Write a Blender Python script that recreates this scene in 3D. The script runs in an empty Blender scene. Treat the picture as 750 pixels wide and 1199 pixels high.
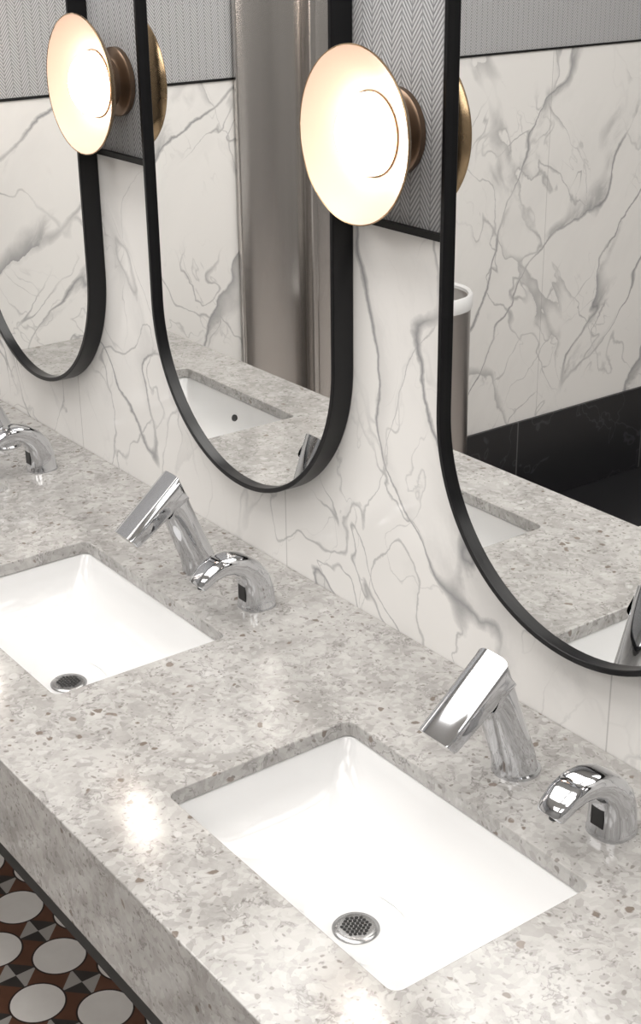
import bpy, bmesh, math
from mathutils import Vector, Matrix
S=bpy.context.scene
S.view_settings.view_transform='Standard'
S.view_settings.look='None'
CT=0.86           # counter top height
XS0=-1.081; SP=0.733
XE=-3.145; XR=1.3; YF=-3.3; ZC=2.75
HB=1.463          # herringbone lower limit
HE=1.447

# ---------------- node helper ----------------
class NT:
    def __init__(s,name):
        s.m=bpy.data.materials.new(name); s.m.use_nodes=True
        s.t=s.m.node_tree; s.n=s.t.nodes; s.l=s.t.links
        s.b=s.n['Principled BSDF']
    def node(s,ty,**k):
        x=s.n.new(ty)
        for a,b in k.items(): setattr(x,a,b)
        return x
    def set(s,sock,v):
        if hasattr(v,'is_output'): s.l.new(v,sock)
        else: sock.default_value=v
    def math(s,op,a,b=None,c=None,clamp=False):
        x=s.node('ShaderNodeMath',operation=op,use_clamp=clamp)
        s.set(x.inputs[0],a)
        if b is not None: s.set(x.inputs[1],b)
        if c is not None: s.set(x.inputs[2],c)
        return x.outputs[0]
    def mix(s,f,a,b,blend='MIX'):
        x=s.node('ShaderNodeMix',data_type='RGBA',blend_type=blend)
        s.set(x.inputs[0],f)
        s.set(x.inputs[6],a if hasattr(a,'is_output') else (*a,1))
        s.set(x.inputs[7],b if hasattr(b,'is_output') else (*b,1))
        return x.outputs[2]
    def pos(s):
        return s.node('ShaderNodeNewGeometry').outputs['Position']
    def xyz(s,v):
        x=s.node('ShaderNodeSeparateXYZ'); s.l.new(v,x.inputs[0]); return x.outputs
    def mapping(s,v,rot=(0,0,0),sc=(1,1,1),loc=(0,0,0)):
        x=s.node('ShaderNodeMapping'); s.l.new(v,x.inputs[0])
        x.inputs['Rotation'].default_value=rot; x.inputs['Scale'].default_value=sc; x.inputs['Location'].default_value=loc
        return x.outputs[0]
    def noise(s,v,scale,detail=4,rough=.5,dist=0):
        x=s.node('ShaderNodeTexNoise'); s.l.new(v,x.inputs['Vector'])
        x.inputs['Scale'].default_value=scale; x.inputs['Detail'].default_value=detail
        x.inputs['Roughness'].default_value=rough; x.inputs['Distortion'].default_value=dist
        return x.outputs
    def vor(s,v,scale,feature='F1',rnd=1):
        x=s.node('ShaderNodeTexVoronoi',feature=feature); s.l.new(v,x.inputs['Vector'])
        x.inputs['Scale'].default_value=scale; x.inputs['Randomness'].default_value=rnd
        return x.outputs
    def rng(s,v,a,b,c=0,d=1,smooth=False):
        x=s.node('ShaderNodeMapRange'); 
        if smooth: x.interpolation_type='SMOOTHSTEP'
        s.set(x.inputs[0],v)
        for i,q in enumerate((a,b,c,d)): x.inputs[i+1].default_value=q
        return x.outputs[0]
    def warp(s,v,scale,amt,detail=3):
        n=s.noise(v,scale,detail)['Color']
        a=s.node('ShaderNodeVectorMath',operation='SUBTRACT'); s.l.new(n,a.inputs[0]); a.inputs[1].default_value=(.5,.5,.5)
        b=s.node('ShaderNodeVectorMath',operation='MULTIPLY_ADD'); s.l.new(a.outputs[0],b.inputs[0]); b.inputs[1].default_value=(amt,)*3; s.l.new(v,b.inputs[2])
        return b.outputs[0]
    def out(s,col=None,rough=None,metal=None,**k):
        if col is not None: s.set(s.b.inputs['Base Color'],col if hasattr(col,'is_output') else (*col,1))
        if rough is not None: s.set(s.b.inputs['Roughness'],rough)
        if metal is not None: s.set(s.b.inputs['Metallic'],metal)
        for a,v in k.items(): s.set(s.b.inputs[a.replace('_',' ')],v)
        return s.m
    def bump(s,h,strength,dist):
        x=s.node('ShaderNodeBump'); x.inputs['Strength'].default_value=strength; x.inputs['Distance'].default_value=dist
        s.l.new(h,x.inputs['Height']); s.l.new(x.outputs[0],s.b.inputs['Normal'])

def simple(name,col,rough,metal=0,nvar=0.03,spec=None):
    t=NT(name); n=t.noise(t.pos(),30,2)['Fac']
    r=t.rng(n,0.3,0.7,max(rough-nvar,0),rough+nvar)
    if spec is not None: t.b.inputs['Specular IOR Level'].default_value=spec
    return t.out(col,r,metal)

def marble(name,axis,seam0,bold=1.0,seed=0.0,lw=1.0):
    t=NT(name); p=t.pos(); X=t.xyz(p)
    rot=(0,math.radians(30),0) if axis==0 else (math.radians(-38),0,0)
    q0=t.mapping(p,loc=(seed,seed*.7,seed*.3))
    q0=t.warp(q0,2.2,.16,3)
    q0=t.warp(q0,9,.055,6)
    q=t.mapping(t.mapping(q0,rot=rot),sc=(1.25,1.25,.42))
    rot2=tuple(-.8*r for r in rot)
    qb=t.mapping(t.mapping(q0,rot=rot2,loc=(7,3,5)),sc=(1.3,1.3,.5))
    def sd(v,scale,detail=2):
        return t.math('SUBTRACT',t.noise(v,scale,detail,.5)['Fac'],.5)
    def line(d,w,pw=1.2): return t.math('POWER',t.rng(t.math('ABSOLUTE',d),0,w*lw,1,0),pw)
    m1=t.rng(t.noise(p,2.3,3)['Fac'],.40,.56,.12,1,True)
    m2=t.rng(t.noise(t.mapping(p,loc=(4,4,4)),3.0,3)['Fac'],.46,.62,0,1,True)
    d1=sd(q,2.2); d2=sd(q,4.6,3); d3=sd(qb,2.9,3); d4=sd(qb,7,3)
    f=t.math('MULTIPLY',line(d1,.0075,.85),t.math('MULTIPLY',m1,.85))
    f=t.math('MAXIMUM',f,t.math('MULTIPLY',line(d2,.0085,.9),t.math('MULTIPLY',m2,.65)))
    f=t.math('MAXIMUM',f,t.math('MULTIPLY',line(d3,.0055,.9),t.math('MULTIPLY',m1,.55)))
    f=t.math('MAXIMUM',f,t.math('MULTIPLY',line(d4,.008),t.math('MULTIPLY',m2,.35)))
    pos1=t.math('MULTIPLY',t.rng(d1,0.0,.05,1,0),t.math('GREATER_THAN',d1,0.0))
    pm=t.rng(t.noise(q,4.1,6,.65)['Fac'],.47,.60,0,.62*bold,True)
    f=t.math('MAXIMUM',f,t.math('MULTIPLY',pos1,pm))
    pos2=t.math('MULTIPLY',t.rng(d3,0.0,.04,1,0),t.math('GREATER_THAN',d3,0.0))
    pm2=t.rng(t.noise(qb,4.1,5,.6)['Fac'],.5,.62,0,.42*bold,True)
    f=t.math('MAXIMUM',f,t.math('MULTIPLY',pos2,pm2))
    cloud=t.rng(t.noise(q,3.2,6,.6)['Fac'],.5,.8,0,.12*bold)
    f=t.math('ADD',f,cloud,clamp=True)
    col=t.mix(f,(.82,.805,.785),(.23,.23,.24))
    s=t.math('FRACT',t.math('DIVIDE',t.math('SUBTRACT',X[axis],seam0-.35*1),.70))
    s=t.math('ABSOLUTE',t.math('SUBTRACT',s,.5))
    s=t.math('LESS_THAN',s,.0012/.70)
    col=t.mix(t.math('MULTIPLY',s,.5),col,(.35,.34,.33))
    return t.out(col,.12 if axis==0 else .2)

def herring(name,axis,gray):
    t=NT(name); X=t.xyz(t.pos()); u=X[axis]; v=X[2]
    P=.040
    f=t.math('FRACT',t.math('DIVIDE',u,P))
    tri=t.math('MULTIPLY',t.math('ABSOLUTE',t.math('SUBTRACT',f,.5)),P*1.35)
    s=t.math('FRACT',t.math('DIVIDE',t.math('ADD',v,tri),.0085))
    s=t.rng(t.math('ABSOLUTE',t.math('SUBTRACT',s,.5)),.10,.34)
    seam=t.rng(t.math('ABSOLUTE',t.math('SUBTRACT',t.math('FRACT',t.math('MULTIPLY',t.math('DIVIDE',u,P),2.0)),.5)),.42,.5)
    f2=t.math('MULTIPLY',s,t.math('SUBTRACT',1.0,t.math('MULTIPLY',seam,.8)))
    n=t.noise(t.pos(),300,3)['Fac']
    col=t.mix(f2,tuple(g*.42 for g in gray),gray)
    col=t.mix(t.math('MULTIPLY',n,.25),col,(.15,.15,.15))
    t.bump(f2,.5,.0015)
    return t.out(col,.85)

def quartz():
    t=NT('quartz_terrazzo'); p=t.pos()
    w=t.warp(p,14,.035,3); w2=t.warp(w,60,.014,3)
    big=t.noise(w,10,6,.7)['Fac']
    col=t.mix(t.rng(big,.35,.65,0,1,True),(.322,.311,.298),(.44,.428,.413))
    c1=t.vor(w2,120)
    g=t.node('ShaderNodeSeparateColor'); t.l.new(c1['Color'],g.inputs[0])
    col=t.mix(t.rng(g.outputs[0],.5,.8,0,.4),col,(.52,.508,.493))
    col=t.mix(t.rng(g.outputs[1],.70,.9,0,.42),col,(.24,.23,.22))
    c2=t.vor(w2,52)
    g=t.node('ShaderNodeSeparateColor'); t.l.new(c2['Color'],g.inputs[0])
    col=t.mix(t.rng(g.outputs[0],.65,.85,0,.28),col,(.54,.53,.515))
    n=t.noise(w2,22,4,.6)['Fac']
    hv=t.rng(t.math('ABSOLUTE',t.math('SUBTRACT',n,.5)),0,.022,.65,0)
    m=t.rng(t.noise(p,16,2)['Fac'],.46,.60)
    col=t.mix(t.math('MULTIPLY',hv,m),col,(.16,.15,.145))
    def chips(scale,r0,r1,thr,color,amt,off):
        q=t.mapping(w2,loc=off)
        c=t.vor(q,scale); g=t.node('ShaderNodeSeparateColor'); t.l.new(c['Color'],g.inputs[0])
        a=t.math('MULTIPLY',t.rng(c['Distance'],r0,r1,1,0),t.math('GREATER_THAN',g.outputs[0],thr))
        return t.mix(t.math('MULTIPLY',a,amt),col,color)
    col=chips(58,.22,.30,.93,(.155,.122,.10),.88,(0,0,0))
    col=chips(44,.2,.27,.955,(.19,.15,.125),.82,(3,1,2))
    col=chips(105,.22,.34,.86,(.165,.145,.13),.7,(5,2,1))
    col=chips(170,.24,.38,.84,(.15,.14,.13),.6,(2,2,1))
    col=chips(50,.24,.33,.88,(.57,.56,.55),.5,(1,7,3))
    r=t.rng(big,.3,.7,.10,.14)
    return t.out(col,r)

def floor_mat():
    t=NT('patterned_floor_tile'); X=t.xyz(t.pos()); p=.182
    def cell(ox,oy):
        a=t.math('SUBTRACT',t.math('FRACT',t.math('ADD',t.math('DIVIDE',t.math('SUBTRACT',X[0],ox),p),100.5)),.5)
        b=t.math('SUBTRACT',t.math('FRACT',t.math('ADD',t.math('DIVIDE',t.math('SUBTRACT',X[1],oy),p),100.5)),.5)
        return a,b
    def dist(a,b): return t.math('SQRT',t.math('ADD',t.math('MULTIPLY',a,a),t.math('MULTIPLY',b,b)))
    x0,y0=-2.075,-.32
    a,b=cell(x0,y0); c,d=cell(x0+p/2,y0+p/2)
    m=t.math('MINIMUM',dist(a,b),dist(c,d))
    e,f=cell(x0+p/2,y0)
    g,h=cell(x0,y0+p/2)
    dia=t.math('MINIMUM',t.math('ADD',t.math('ABSOLUTE',e),t.math('ABSOLUTE',f)),t.math('ADD',t.math('ABSOLUTE',g),t.math('ABSOLUTE',h)))
    n=t.noise(t.pos(),25,4)['Fac']
    brown=t.mix(n,(.09,.04,.024),(.17,.078,.048))
    dark=t.math('GREATER_THAN',t.math('MULTIPLY',e,f),0)
    base=t.mix(t.math('LESS_THAN',dia,.23),brown,t.mix(dark,(.045,.04,.038),(.40,.38,.36)))
    col=t.mix(t.math('LESS_THAN',m,.285),base,t.mix(n,(.76,.73,.70),(.88,.86,.83)))
    line=t.math('LESS_THAN',t.math('ABSOLUTE',t.math('SUBTRACT',m,.285)),.010)
    col=t.mix(line,col,(.03,.02,.018))
    col=t.mix(t.math('LESS_THAN',X[0],-2.78),col,(.018,.018,.02))
    return t.out(col,.28)

def black_marble():
    t=NT('black_marble'); p=t.warp(t.pos(),3,.3,4)
    n=t.noise(p,3,4,.5)['Fac']
    v=t.rng(t.math('ABSOLUTE',t.math('SUBTRACT',n,.5)),0,.006,.4,0)
    X=t.xyz(t.pos())
    s=t.math('ABSOLUTE',t.math('SUBTRACT',t.math('FRACT',t.math('DIVIDE',t.math('ADD',X[1],10.34-.3),.6)),.5))
    col=t.mix(v,(.015,.015,.017),(.10,.10,.11))
    col=t.mix(t.math('LESS_THAN',s,.004),col,(.12,.12,.12))
    return t.out(col,.3)

def brushed(name,col,rough,sc):
    t=NT(name); q=t.mapping(t.pos(),sc=sc)
    n=t.noise(q,1,3,.5)['Fac']
    c=t.mix(n,tuple(x*.97 for x in col),col)
    return t.out(c,t.rng(n,.3,.7,rough-.015,rough+.015),1.0)

def emis(name,col,st):
    t=NT(name); n=t.noise(t.pos(),5,1)['Fac']
    t.out((.9,.9,.9),.5)
    t.b.inputs['Emission Color'].default_value=(*col,1)
    t.set(t.b.inputs['Emission Strength'],t.rng(n,0,1,st*.98,st*1.02))
    return t.m

M_MB=marble('white_marble_tile',0,-1.04,.38,0.0,.85)
M_ME=marble('white_marble_bold',1,-2.03,1.2,4.3,1.1)
M_HB=herring('herringbone_wallcovering',0,(.54,.545,.56))
M_HE=herring('herringbone_wallcovering_end',1,(.60,.60,.61))
M_Q=quartz(); M_FL=floor_mat(); M_BM=black_marble()
M_BLK=simple('black_powdercoat',(.004,.004,.005),.28,0,.004,.35)
M_TRM=simple('black_trim',(.008,.008,.008),.5,0,.01,.3)
M_MIR=simple('mirror_silver',(.90,.905,.90),.004,1,.002)
M_CHR=simple('chrome',(.64,.65,.67),.05,1,.008)
M_CER=simple('white_porcelain',(.73,.73,.73),.07,0,.01)
M_CEIL=simple('ceiling_paint',(.78,.77,.75),.8)
M_WALL=simple('wall_paint',(.30,.295,.29),.7)
M_DARK=simple('dark_void',(.01,.01,.01),.4)
M_DRN=simple('drain_steel',(.38,.38,.38),.25,1)
M_BRS=simple('brushed_brass',(.46,.33,.20),.26,1,.03)
M_BRD=simple('aged_brass_dark',(.20,.14,.10),.35,.9,.03)
M_CRM=simple('cream_enamel',(.50,.365,.285),.4)
M_GLO=emis('frosted_glass_glow',(1,.92,.84),19)
M_PAN=emis('fill_panel_glow',(1,.975,.945),2.0)  # glow for the added fill panels on the ceiling
M_SS=brushed('brushed_stainless',(.64,.615,.595),.25,(60,60,.8))
M_SS2=brushed('perforated_stainless',(.55,.52,.50),.3,(2,2,160))
M_LIN=simple('bin_liner',(.8,.8,.8),.5)

# ---------------- mesh helpers ----------------
def obj(name,verts,faces,mats,mi=None,parent=None,smooth=None,bevel=None,loc=None):
    me=bpy.data.meshes.new(name); me.from_pydata([tuple(v) for v in verts],[],faces)
    for m in (mats if isinstance(mats,(list,tuple)) else [mats]): me.materials.append(m)
    if mi: me.polygons.foreach_set('material_index',mi)
    bm=bmesh.new(); bm.from_mesh(me); bmesh.ops.recalc_face_normals(bm,faces=bm.faces); bm.to_mesh(me); bm.free()
    if smooth is not None:
        me.polygons.foreach_set('use_smooth',[True]*len(me.polygons))
        me.set_sharp_from_angle(angle=math.radians(smooth))
    me.update()
    o=bpy.data.objects.new(name,me); S.collection.objects.link(o)
    if loc: o.location=loc
    if parent: o.parent=parent
    if bevel:
        b=o.modifiers.new('bevel','BEVEL'); b.width=bevel; b.segments=3; b.limit_method='ANGLE'; b.angle_limit=math.radians(35)
    return o
def boxdata(x0,x1,y0,y1,z0,z1,V,F):
    n=len(V)
    V+=[(x0,y0,z0),(x1,y0,z0),(x1,y1,z0),(x0,y1,z0),(x0,y0,z1),(x1,y0,z1),(x1,y1,z1),(x0,y1,z1)]
    F+=[[n+i for i in f] for f in ((0,3,2,1),(4,5,6,7),(0,1,5,4),(1,2,6,5),(2,3,7,6),(3,0,4,7))]
def boxes(name,lst,mats,parent=None,bevel=None,loc=None):
    V=[];F=[];mi=[]
    for b in lst:
        boxdata(*b[:6],V,F); mi+=[b[6] if len(b)>6 else 0]*6
    return obj(name,V,F,mats,mi,parent,None,bevel,loc)
def empty(name,loc):
    e=bpy.data.objects.new(name,None); S.collection.objects.link(e); e.location=loc; e.empty_display_size=.05; return e
def lathe(prof,axis='Y',seg=96):
    """prof list of (r,h); returns verts,faces revolve. axis Y: h goes toward -y ; axis Z: h up"""
    V=[];F=[]
    for r,h in prof:
        for i in range(seg):
            a=2*math.pi*i/seg
            V.append((r*math.cos(a),-h,r*math.sin(a)) if axis=='Y' else (r*math.cos(a),r*math.sin(a),h))
    for j in range(len(prof)-1):
        for i in range(seg):
            k=(i+1)%seg; F.append([j*seg+i,j*seg+k,(j+1)*seg+k,(j+1)*seg+i])
    if prof[0][0]>0: F.append(list(range(seg)))
    if prof[-1][0]>0: F.append([(len(prof)-1)*seg+i for i in range(seg)])
    return V,F
def sgn(x): return -1 if x<0 else 1
def loft(st,seg=48):
    """st: (cy,cz, vy,vz(unit section dir in yz), a(x half), b(v half), n)"""
    V=[];F=[]
    for cy,cz,vy,vz,a,b,n in st:
        for i in range(seg):
            t=2*math.pi*i/seg; c,s=math.cos(t),math.sin(t)
            x=a*sgn(c)*abs(c)**(2/n); v=b*sgn(s)*abs(s)**(2/n)
            V.append((x,cy+vy*v,cz+vz*v))
    for j in range(len(st)-1):
        for i in range(seg):
            k=(i+1)%seg; F.append([j*seg+i,j*seg+k,(j+1)*seg+k,(j+1)*seg+i])
    F.append(list(range(seg))); F.append([(len(st)-1)*seg+i for i in range(seg)])
    return V,F

# ---------------- room ----------------
T=.1
boxes('wall_back',[(XE-T,XR+T,0,T,0,HB,0),(XE-T,XR+T,0,T,HB,ZC,1)],[M_MB,M_HB])
boxes('wall_left',[(XE-T,XE,YF,0,0,HE,0),(XE-T,XE,YF,0,HE,ZC,1)],[M_ME,M_HE])
boxes('wall_right',[(XR,XR+T,YF,0,0,ZC)],[M_WALL])
boxes('wall_front',[(XE-T,XR+T,YF-T,YF,0,ZC)],[M_WALL])
boxes('floor',[(XE-T,XR+T,YF-T,T,-.1,0)],[M_FL])
boxes('ceiling',[(XE-T,XR+T,YF-T,T,ZC,ZC+.1)],[M_CEIL])
boxes('baseboard_left',[(XE,XE+.012,YF,0,0,.30)],[M_BM],bevel=.002)
boxes('trim_1',[(XE,XR,-.009,0,HB-.007,HB+.002)],[M_TRM])
boxes('trim_2',[(XE,XE+.004,YF,-.009,HE-.003,HE+.003)],[M_TRM])

# ---------------- counter ----------------
SW,SD=.436,.280; SY=-.352
X0,X1=XE,XR; TH=.022; AP=.148
prof=[(0,CT),(-.621,CT),(-.621,CT-AP),(-.600,CT-AP),(-.600,CT-TH),(0,CT-TH)]
V=[];F=[]
for x in (X0+.001,X1-.001):
    for y,z in prof: V.append((x,y if y<0 else -.001,z))
n=6
F=[[0,1,2,3,4,5],[6,7,8,9,10,11]]+[[i,(i+1)%n,n+(i+1)%n,n+i] for i in range(n)]
counter=obj('vanity_counter',V,F,M_Q)
def rrect(w,d,r,cx=0,cy=0,k=8,m=8):
    P=[]
    cs=[(w/2-r,d/2-r,0),(-w/2+r,d/2-r,90),(-w/2+r,-d/2+r,180),(w/2-r,-d/2+r,270)]
    for ci,(x,y,a0) in enumerate(cs):
        for i in range(k+1):
            a=math.radians(a0+90*i/k); P.append((cx+x+r*math.cos(a),cy+y+r*math.sin(a)))
        nx,ny,na=cs[(ci+1)%4]; a=math.radians(na)
        q=(cx+nx+r*math.cos(a),cy+ny+r*math.sin(a)); p0=P[-1]
        for i in range(1,m): P.append((p0[0]+(q[0]-p0[0])*i/m,p0[1]+(q[1]-p0[1])*i/m))
    return P
units=[XS0+SP*i for i in (1,0,-1,-2)]
for x in units:
    P=rrect(SW,SD,.013,x,SY,6,1); N=len(P)
    c=obj('cut',[(a,b,CT+.05) for a,b in P]+[(a,b,CT-.05) for a,b in P],
        [list(range(N)),list(range(N,2*N))]+[[i,(i+1)%N,N+(i+1)%N,N+i] for i in range(N)],M_Q)
    md=counter.modifiers.new('b','BOOLEAN'); md.object=c; md.operation='DIFFERENCE'; md.solver='EXACT'
bv=counter.modifiers.new('bevel','BEVEL'); bv.width=.0018; bv.segments=2; bv.limit_method='ANGLE'; bv.angle_limit=math.radians(40)
bpy.context.view_layer.update()
dg=bpy.context.evaluated_depsgraph_get()
me=bpy.data.meshes.new_from_object(counter.evaluated_get(dg)); counter.modifiers.clear(); counter.data=me
for o in [o for o in bpy.data.objects if o.name.startswith('cut')]: bpy.data.objects.remove(o)
boxes('support_frame',[(X0+.002,X1-.002,-.616,-.575,CT-AP-.030,CT-AP)],[M_TRM],parent=counter)

# ---------------- sinks ----------------
def make_sink(x):
    e=empty('sink',(x,SY,CT-TH-.0004))
    rings=[(-.012,.02,0,0),(-.003,.015,0,0),(-.001,.016,-.003,0),(.004,.022,-.020,.0),(.011,.030,-.040,.0),(.021,.040,-.058,.04),(.033,.050,-.072,.10),(.047,.06,-.082,.20),
           (.063,.07,-.089,.33),(.080,.07,-.094,.5),(.1,.07,-.098,.7),(.11,.07,-.1005,.86)]
    D=(-.005,-.015); V=[]; F=[]
    base=rrect(SW,SD,.03)
    N=len(base)
    for ins,r,z,bl in rings:
        w=SW-2*ins; d=SD-2*min(ins,.1); rr=min(r,w/2-.001,d/2-.001)
        P=rrect(w,d,rr)
        cx,cy=D[0]*bl,D[1]*bl
        for (a,b),(a0,b0) in zip(P,base):
            ang=math.atan2(b0/SD,a0/SW)
            ca,cb=.065*math.cos(ang),.058*math.sin(ang)
            V.append((cx+a*(1-bl)+ca*bl,cy+b*(1-bl)+cb*bl,z))
    for rad,z in ((.045,-.1025),(.030,-.1045),(.024,-.107)):
        for a0,b0 in base:
            ang=math.atan2(b0/SD,a0/SW); V.append((D[0]+rad*math.cos(ang),D[1]+rad*math.sin(ang),z))
    R=len(rings)+3
    for j in range(R-1):
        for i in range(N):
            k=(i+1)%N; F.append([j*N+i,j*N+k,(j+1)*N+k,(j+1)*N+i])
    F.append([(R-1)*N+i for i in range(N)])
    b=obj('basin',V,F,M_CER,parent=e,smooth=60)
    me=b.data
    bm=bmesh.new(); bm.from_mesh(me); bm.faces.ensure_lookup_table()
    if bm.faces[-1].normal.z<0: bmesh.ops.reverse_faces(bm,faces=bm.faces)
    bm.to_mesh(me); bm.free()
    sm=b.modifiers.new('thick','SOLIDIFY'); sm.thickness=.008; sm.offset=-1
    V,F=lathe([(.0005,.0012),(.014,.0014),(.021,.0014),(.0265,.0008),(.0285,-.001),(.0285,-.004)],'Z',48)
    mi=[0]*len(F)
    hr=.0019
    for q in range(-4,5):
        for r in range(-4,5):
            hx=.0056*(q+r/2); hy=.0056*r*.866
            if math.hypot(hx,hy)<.0180:
                n0=len(V)
                for i in range(6):
                    a=math.pi/6+math.pi/3*i; V.append((hx+hr*1.25*math.cos(a),hy+hr*1.25*math.sin(a),.0019))
                F.append([n0+i for i in range(6)]); mi.append(1)
    obj('drain',V,F,[M_DRN,M_DARK],mi,parent=e,smooth=40,loc=(D[0],D[1],-.1025))
    V,F=lathe([(.0075,0),(.0075,.004)],'Y',24)
    V=[(a*1.25,-b,c) for a,b,c in V]
    o=obj('overflow_hole',V,F,[M_DARK],parent=e,loc=(0,-SD/2+.0095,-.040)); o.rotation_euler=(math.radians(22),0,0)
    return e
for x in units: make_sink(x)

# ---------------- faucet ----------------
def make_faucet(x):
    e=empty('faucet',(x,-.118,CT))
    def u(a,b):
        l=math.hypot(a,b); return a/l,b/l
    def bd(z,a,n,th):
        back=-.045+.077*(.178-z)/.178
        return (back-th/2,z,*u(1,.18),a,th/2,n)
    st=[(0,0,1,0,.031,.031,2),(0,.004,1,0,.031,.031,2),(-.002,.006,1,0,.0285,.029,2),
        bd(.03,.0268,2.1,.054),bd(.06,.0258,2.3,.051),bd(.09,.0255,2.6,.048),bd(.115,.0238,3.2,.047)]
    I=(-.066,.112); C=(-.045,.178)
    st[-1]=((-.0645-.019)/2,(.108+.121)/2,*u(.0455,.013),.0258,.0237,3.2)
    st.append(((-.0655-.0325)/2,(.110+.151)/2,*u(.033,.041),.0262,.0265,4.2))
    st.append(((I[0]+C[0])/2,(I[1]+C[1])/2,*u(C[0]-I[0],C[1]-I[1]),.0275,.0350,5))
    Tp=(-.140,.0985)
    nrm=u(-(C[1]-Tp[1]),(C[0]-Tp[0]))
    for t,th in ((.10,.0410),(.25,.037),(.6,.031),(.97,.0245),(1.0,.023)):
        ty=C[0]+(Tp[0]-C[0])*t; tz=C[1]+(Tp[1]-C[1])*t
        st.append((ty-nrm[0]*th/2,tz-nrm[1]*th/2,*nrm,.0275-(.001 if t==1 else 0),th/2,5))
    V,F=loft(st,64); obj('spout_body',V,F,M_CHR,parent=e,smooth=28)
    V,F=lathe([(.008,0),(.008,.004)],'Z',24)
    o=obj('aerator',V,F,M_DARK,parent=e,smooth=40,loc=(-.0,-.110,.089)); o.rotation_euler=(math.radians(40),0,0)
    o=boxes('sensor_window',[(-.007,.007,-.002,.002,-.008,.008)],[M_DARK],parent=e,bevel=.0012,loc=(0,-.0285,.030)); o.rotation_euler=(math.radians(12),0,0)
for x in units: make_faucet(x)

def make_disp(x):
    e=empty('soap_dispenser',(x+.160,-.118,CT))
    pts=[(0,0,.0275,.0285,2.6),(0,.004,.0275,.0285,2.6),(-.0003,.006,.0262,.027,2.8),(-.001,.03,.0252,.0252,2.8),(-.006,.050,.0246,.0228,3),(-.016,.066,.0240,.0195,3.2),
         (-.031,.078,.0236,.0166,3.2),(-.050,.0850,.0230,.0146,3.2),(-.068,.0850,.0222,.0133,3.2),(-.085,.0790,.0211,.0122,3.0),(-.098,.0700,.0198,.0111,2.8),(-.104,.0640,.0186,.0100,2.5),(-.1055,.0625,.0165,.0087,2.4)]
    st=[]
    for i,(y,z,a,b,n) in enumerate(pts):
        p0=pts[max(i-1,0)]; p1=pts[min(i+1,len(pts)-1)]
        ty,tz=p1[0]-p0[0],p1[1]-p0[1]; l=math.hypot(ty,tz); ty/=l; tz/=l
        if i<3: ty,tz=0,1
        st.append((y,z,tz,-ty,a,b,n))
    V,F=loft(st,56); obj('dispenser_body',V,F,M_CHR,parent=e,smooth=50)
    boxes('sensor_window',[(-.010,.010,-.002,.002,-.013,.013)],[M_DARK],parent=e,bevel=.0015,loc=(0,-.0253,.028))
    V,F=lathe([(.006,0),(.006,.006)],'Z',20)
    obj('nozzle',V,F,M_DARK,parent=e,smooth=40,loc=(0,-.098,.057))
for x in units: make_disp(x)

# ---------------- mirrors ----------------
def stadium(hw,zb,zt,off=0,n=56):
    r=hw-off; P=[]; c0=zb+hw; c1=zt-hw
    for i in range(n+1):
        a=math.pi+math.pi*i/n; P.append((r*math.cos(a),c0+r*math.sin(a)))
    for i in range(n+1):
        a=math.pi*i/n; P.append((r*math.cos(a),c1+r*math.sin(a)))
    return P
def make_mirror(x):
    hw=.256; zb=.985; zt=2.2; D=.036; w=.008; G=.026
    e=empty('wall_mirror',(x,0,0))
    o=stadium(hw,zb,zt); i_=stadium(hw,zb,zt,w); N=len(o)
    V=[(a,-.0005,b) for a,b in o]+[(a,-D,b) for a,b in o]+[(a,-D,b) for a,b in i_]+[(a,-.0005,b) for a,b in i_]
    F=[]
    for j in range(4):
        k=(j+1)%4
        for i in range(N):
            q=(i+1)%N; F.append([j*N+i,j*N+q,k*N+q,k*N+i])
    obj('frame',V,F,M_BLK,parent=e,smooth=40,bevel=.0015)
    g=stadium(hw,zb,zt,w-.001)
    V=[(a,-G,b) for a,b in g]+[(a,-.003,b) for a,b in g]
    F=[list(range(N)),list(range(N,2*N))]+[[i,(i+1)%N,N+(i+1)%N,N+i] for i in range(N)]
    obj('glass',V,F,M_MIR,parent=e)
MX=-1.083
for i in (1,0,-1,-2): make_mirror(MX+SP*i)

# ---------------- sconces ----------------
def make_sconce(x):
    e=empty('wall_sconce',(x,0,1.584))
    V,F=lathe([(.054,0.0005),(.056,.002),(.056,.010),(.053,.013),(.044,.016),(.040,.020),(.040,.040)],'Y')
    obj('mount',V,F,M_BRD,parent=e,smooth=30)
    V,F=lathe([(.030,.036),(.045,.038),(.065,.044),(.085,.053),(.102,.064),(.1115,.0735),(.1125,.076),(.1118,.0775),(.1105,.0765)],'Y')
    F=F[:-2]
    obj('shade_outer',V,F,M_BRS,parent=e,smooth=40)
    V,F=lathe([(.1106,.0768),(.1005,.0665),(.084,.056),(.064,.0475),(.045,.042),(.02,.040),(.001,.040)],'Y')
    F=F[:-2]
    obj('shade_inner',V,F,M_CRM,parent=e,smooth=60)
    R=.052
    V,F=lathe([(R,.0445),(R,.050)]+[(R*math.cos(a),.050+.036*math.sin(a)) for a in [math.radians(d) for d in range(8,90,8)]]+[(.001,.086)],'Y')
    obj('frosted_dome',V,F,M_GLO,parent=e,smooth=60)
    V,F=lathe([(R+.0015,.0425),(R+.0015,.0475),(R,.0475)],'Y')
    obj('dome_ring',V,F,M_BRS,parent=e,smooth=30)
SX=-1.464
for i in (1,0,-1,-2): make_sconce(SX+SP*i)

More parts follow.
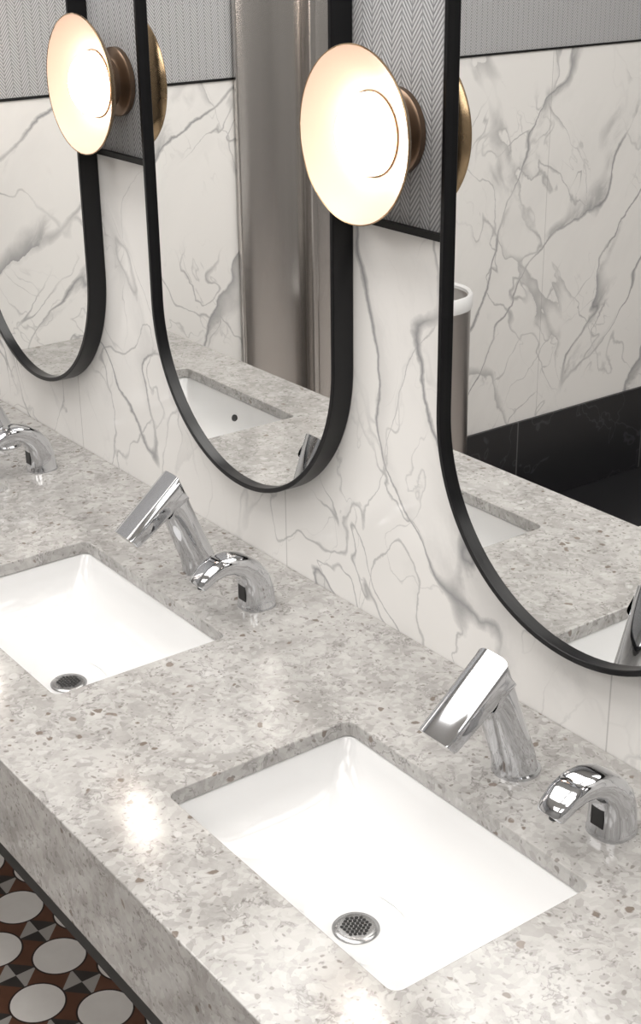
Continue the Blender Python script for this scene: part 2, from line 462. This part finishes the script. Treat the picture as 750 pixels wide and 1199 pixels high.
# ---------------- far things seen in the mirrors ----------------
XC=XE+.005
def bow(y0,y1,z0,z1,x,bulge,n=16):
    V=[];F=[]
    for z in (z0,z1):
        for i in range(n+1):
            t=i/n; V.append((x+bulge*math.sin(math.pi*t)**.7,y0+(y1-y0)*t,z))
        V.append((x-.012,y1,z)); V.append((x-.012,y0,z))
    m=n+3
    F=[[i,(i+1)%m,m+(i+1)%m,m+i] for i in range(m)]+[list(range(m)),list(range(m,2*m))]
    return V,F
e=empty('paper_towel_cabinet',(0,0,0))
boxes('back_plate',[(XC,XC+.014,-1.33,-.895,.32,2.3)],[M_SS],parent=e,bevel=.003)
V,F=bow(-1.10,-.90,.34,2.28,XC+.014,.022); obj('door_panel',V,F,M_SS,parent=e,smooth=35)
V,F=bow(-1.325,-1.125,.34,2.28,XC+.014,.022); obj('bin_panel',V,F,M_SS,parent=e,smooth=35)
boxes('centre_rail',[(XC+.01,XC+.045,-1.123,-1.102,.34,2.28)],[M_SS],parent=e,bevel=.005)
e=empty('trash_can',(-3.005,-1.425,0))
V,F=lathe([(.125,0),(.13,.005),(.13,.81),(.133,.815),(.133,.83),(.12,.83),(.118,.4),(.118,.3)],'Z',64)
obj('can_body',V,F,M_SS2,parent=e,smooth=30)
V,F=lathe([(.1335,.80),(.135,.806),(.135,.838),(.130,.843),(.122,.838),(.115,.7)],'Z',64)
F=F[:-2]
obj('liner',V,F,M_LIN,parent=e,smooth=50)

# ---------------- added fill lights under the ceiling, out of view ----------------
def area(name,loc,sx,sy,pw,col=(1,.965,.92)):
    l=bpy.data.lights.new(name,'AREA'); l.shape='RECTANGLE'; l.size=sx; l.size_y=sy; l.energy=pw; l.color=col
    o=bpy.data.objects.new(name,l); S.collection.objects.link(o); o.location=loc; return o
for k,(x,y,pw) in enumerate([(-2.25,-.85,14),(-.85,-.85,14),(.5,-1.0,9),(-1.6,-2.4,11),(0.2,-2.4,8)]):
    boxes('fill_light_panel',[(x-.62,x+.62,y-.5,y+.5,ZC-.02,ZC)],[M_PAN])  # made-up glowing panel, added out of view to go with the fill
    area('ceiling_fill',(x,y,ZC-.025),1.2,.95,pw,(1,.972,.935))  # unseen fill added to brighten counter and room, large for soft light
w=bpy.data.worlds.new('World'); S.world=w; w.use_nodes=True
w.node_tree.nodes['Background'].inputs[0].default_value=(.5,.5,.5,1); w.node_tree.nodes['Background'].inputs[1].default_value=.3

# ---------------- camera ----------------
f2=1678.0
xm=Vector((-1350,700,-f2)).normalized()*-1
ym=Vector((2475,750,-f2)); ym=(ym-xm*ym.dot(xm)).normalized()
zm=xm.cross(ym)
R=Matrix((xm,ym,zm))
cam=bpy.data.cameras.new('camera'); co=bpy.data.objects.new('camera',cam); S.collection.objects.link(co)
cam.sensor_fit='VERTICAL'; cam.sensor_height=36; cam.lens=36*f2/1199; cam.clip_start=.02
co.matrix_world=Matrix.Translation((0,-1.209,CT+1.0))@R.to_4x4()
S.camera=co
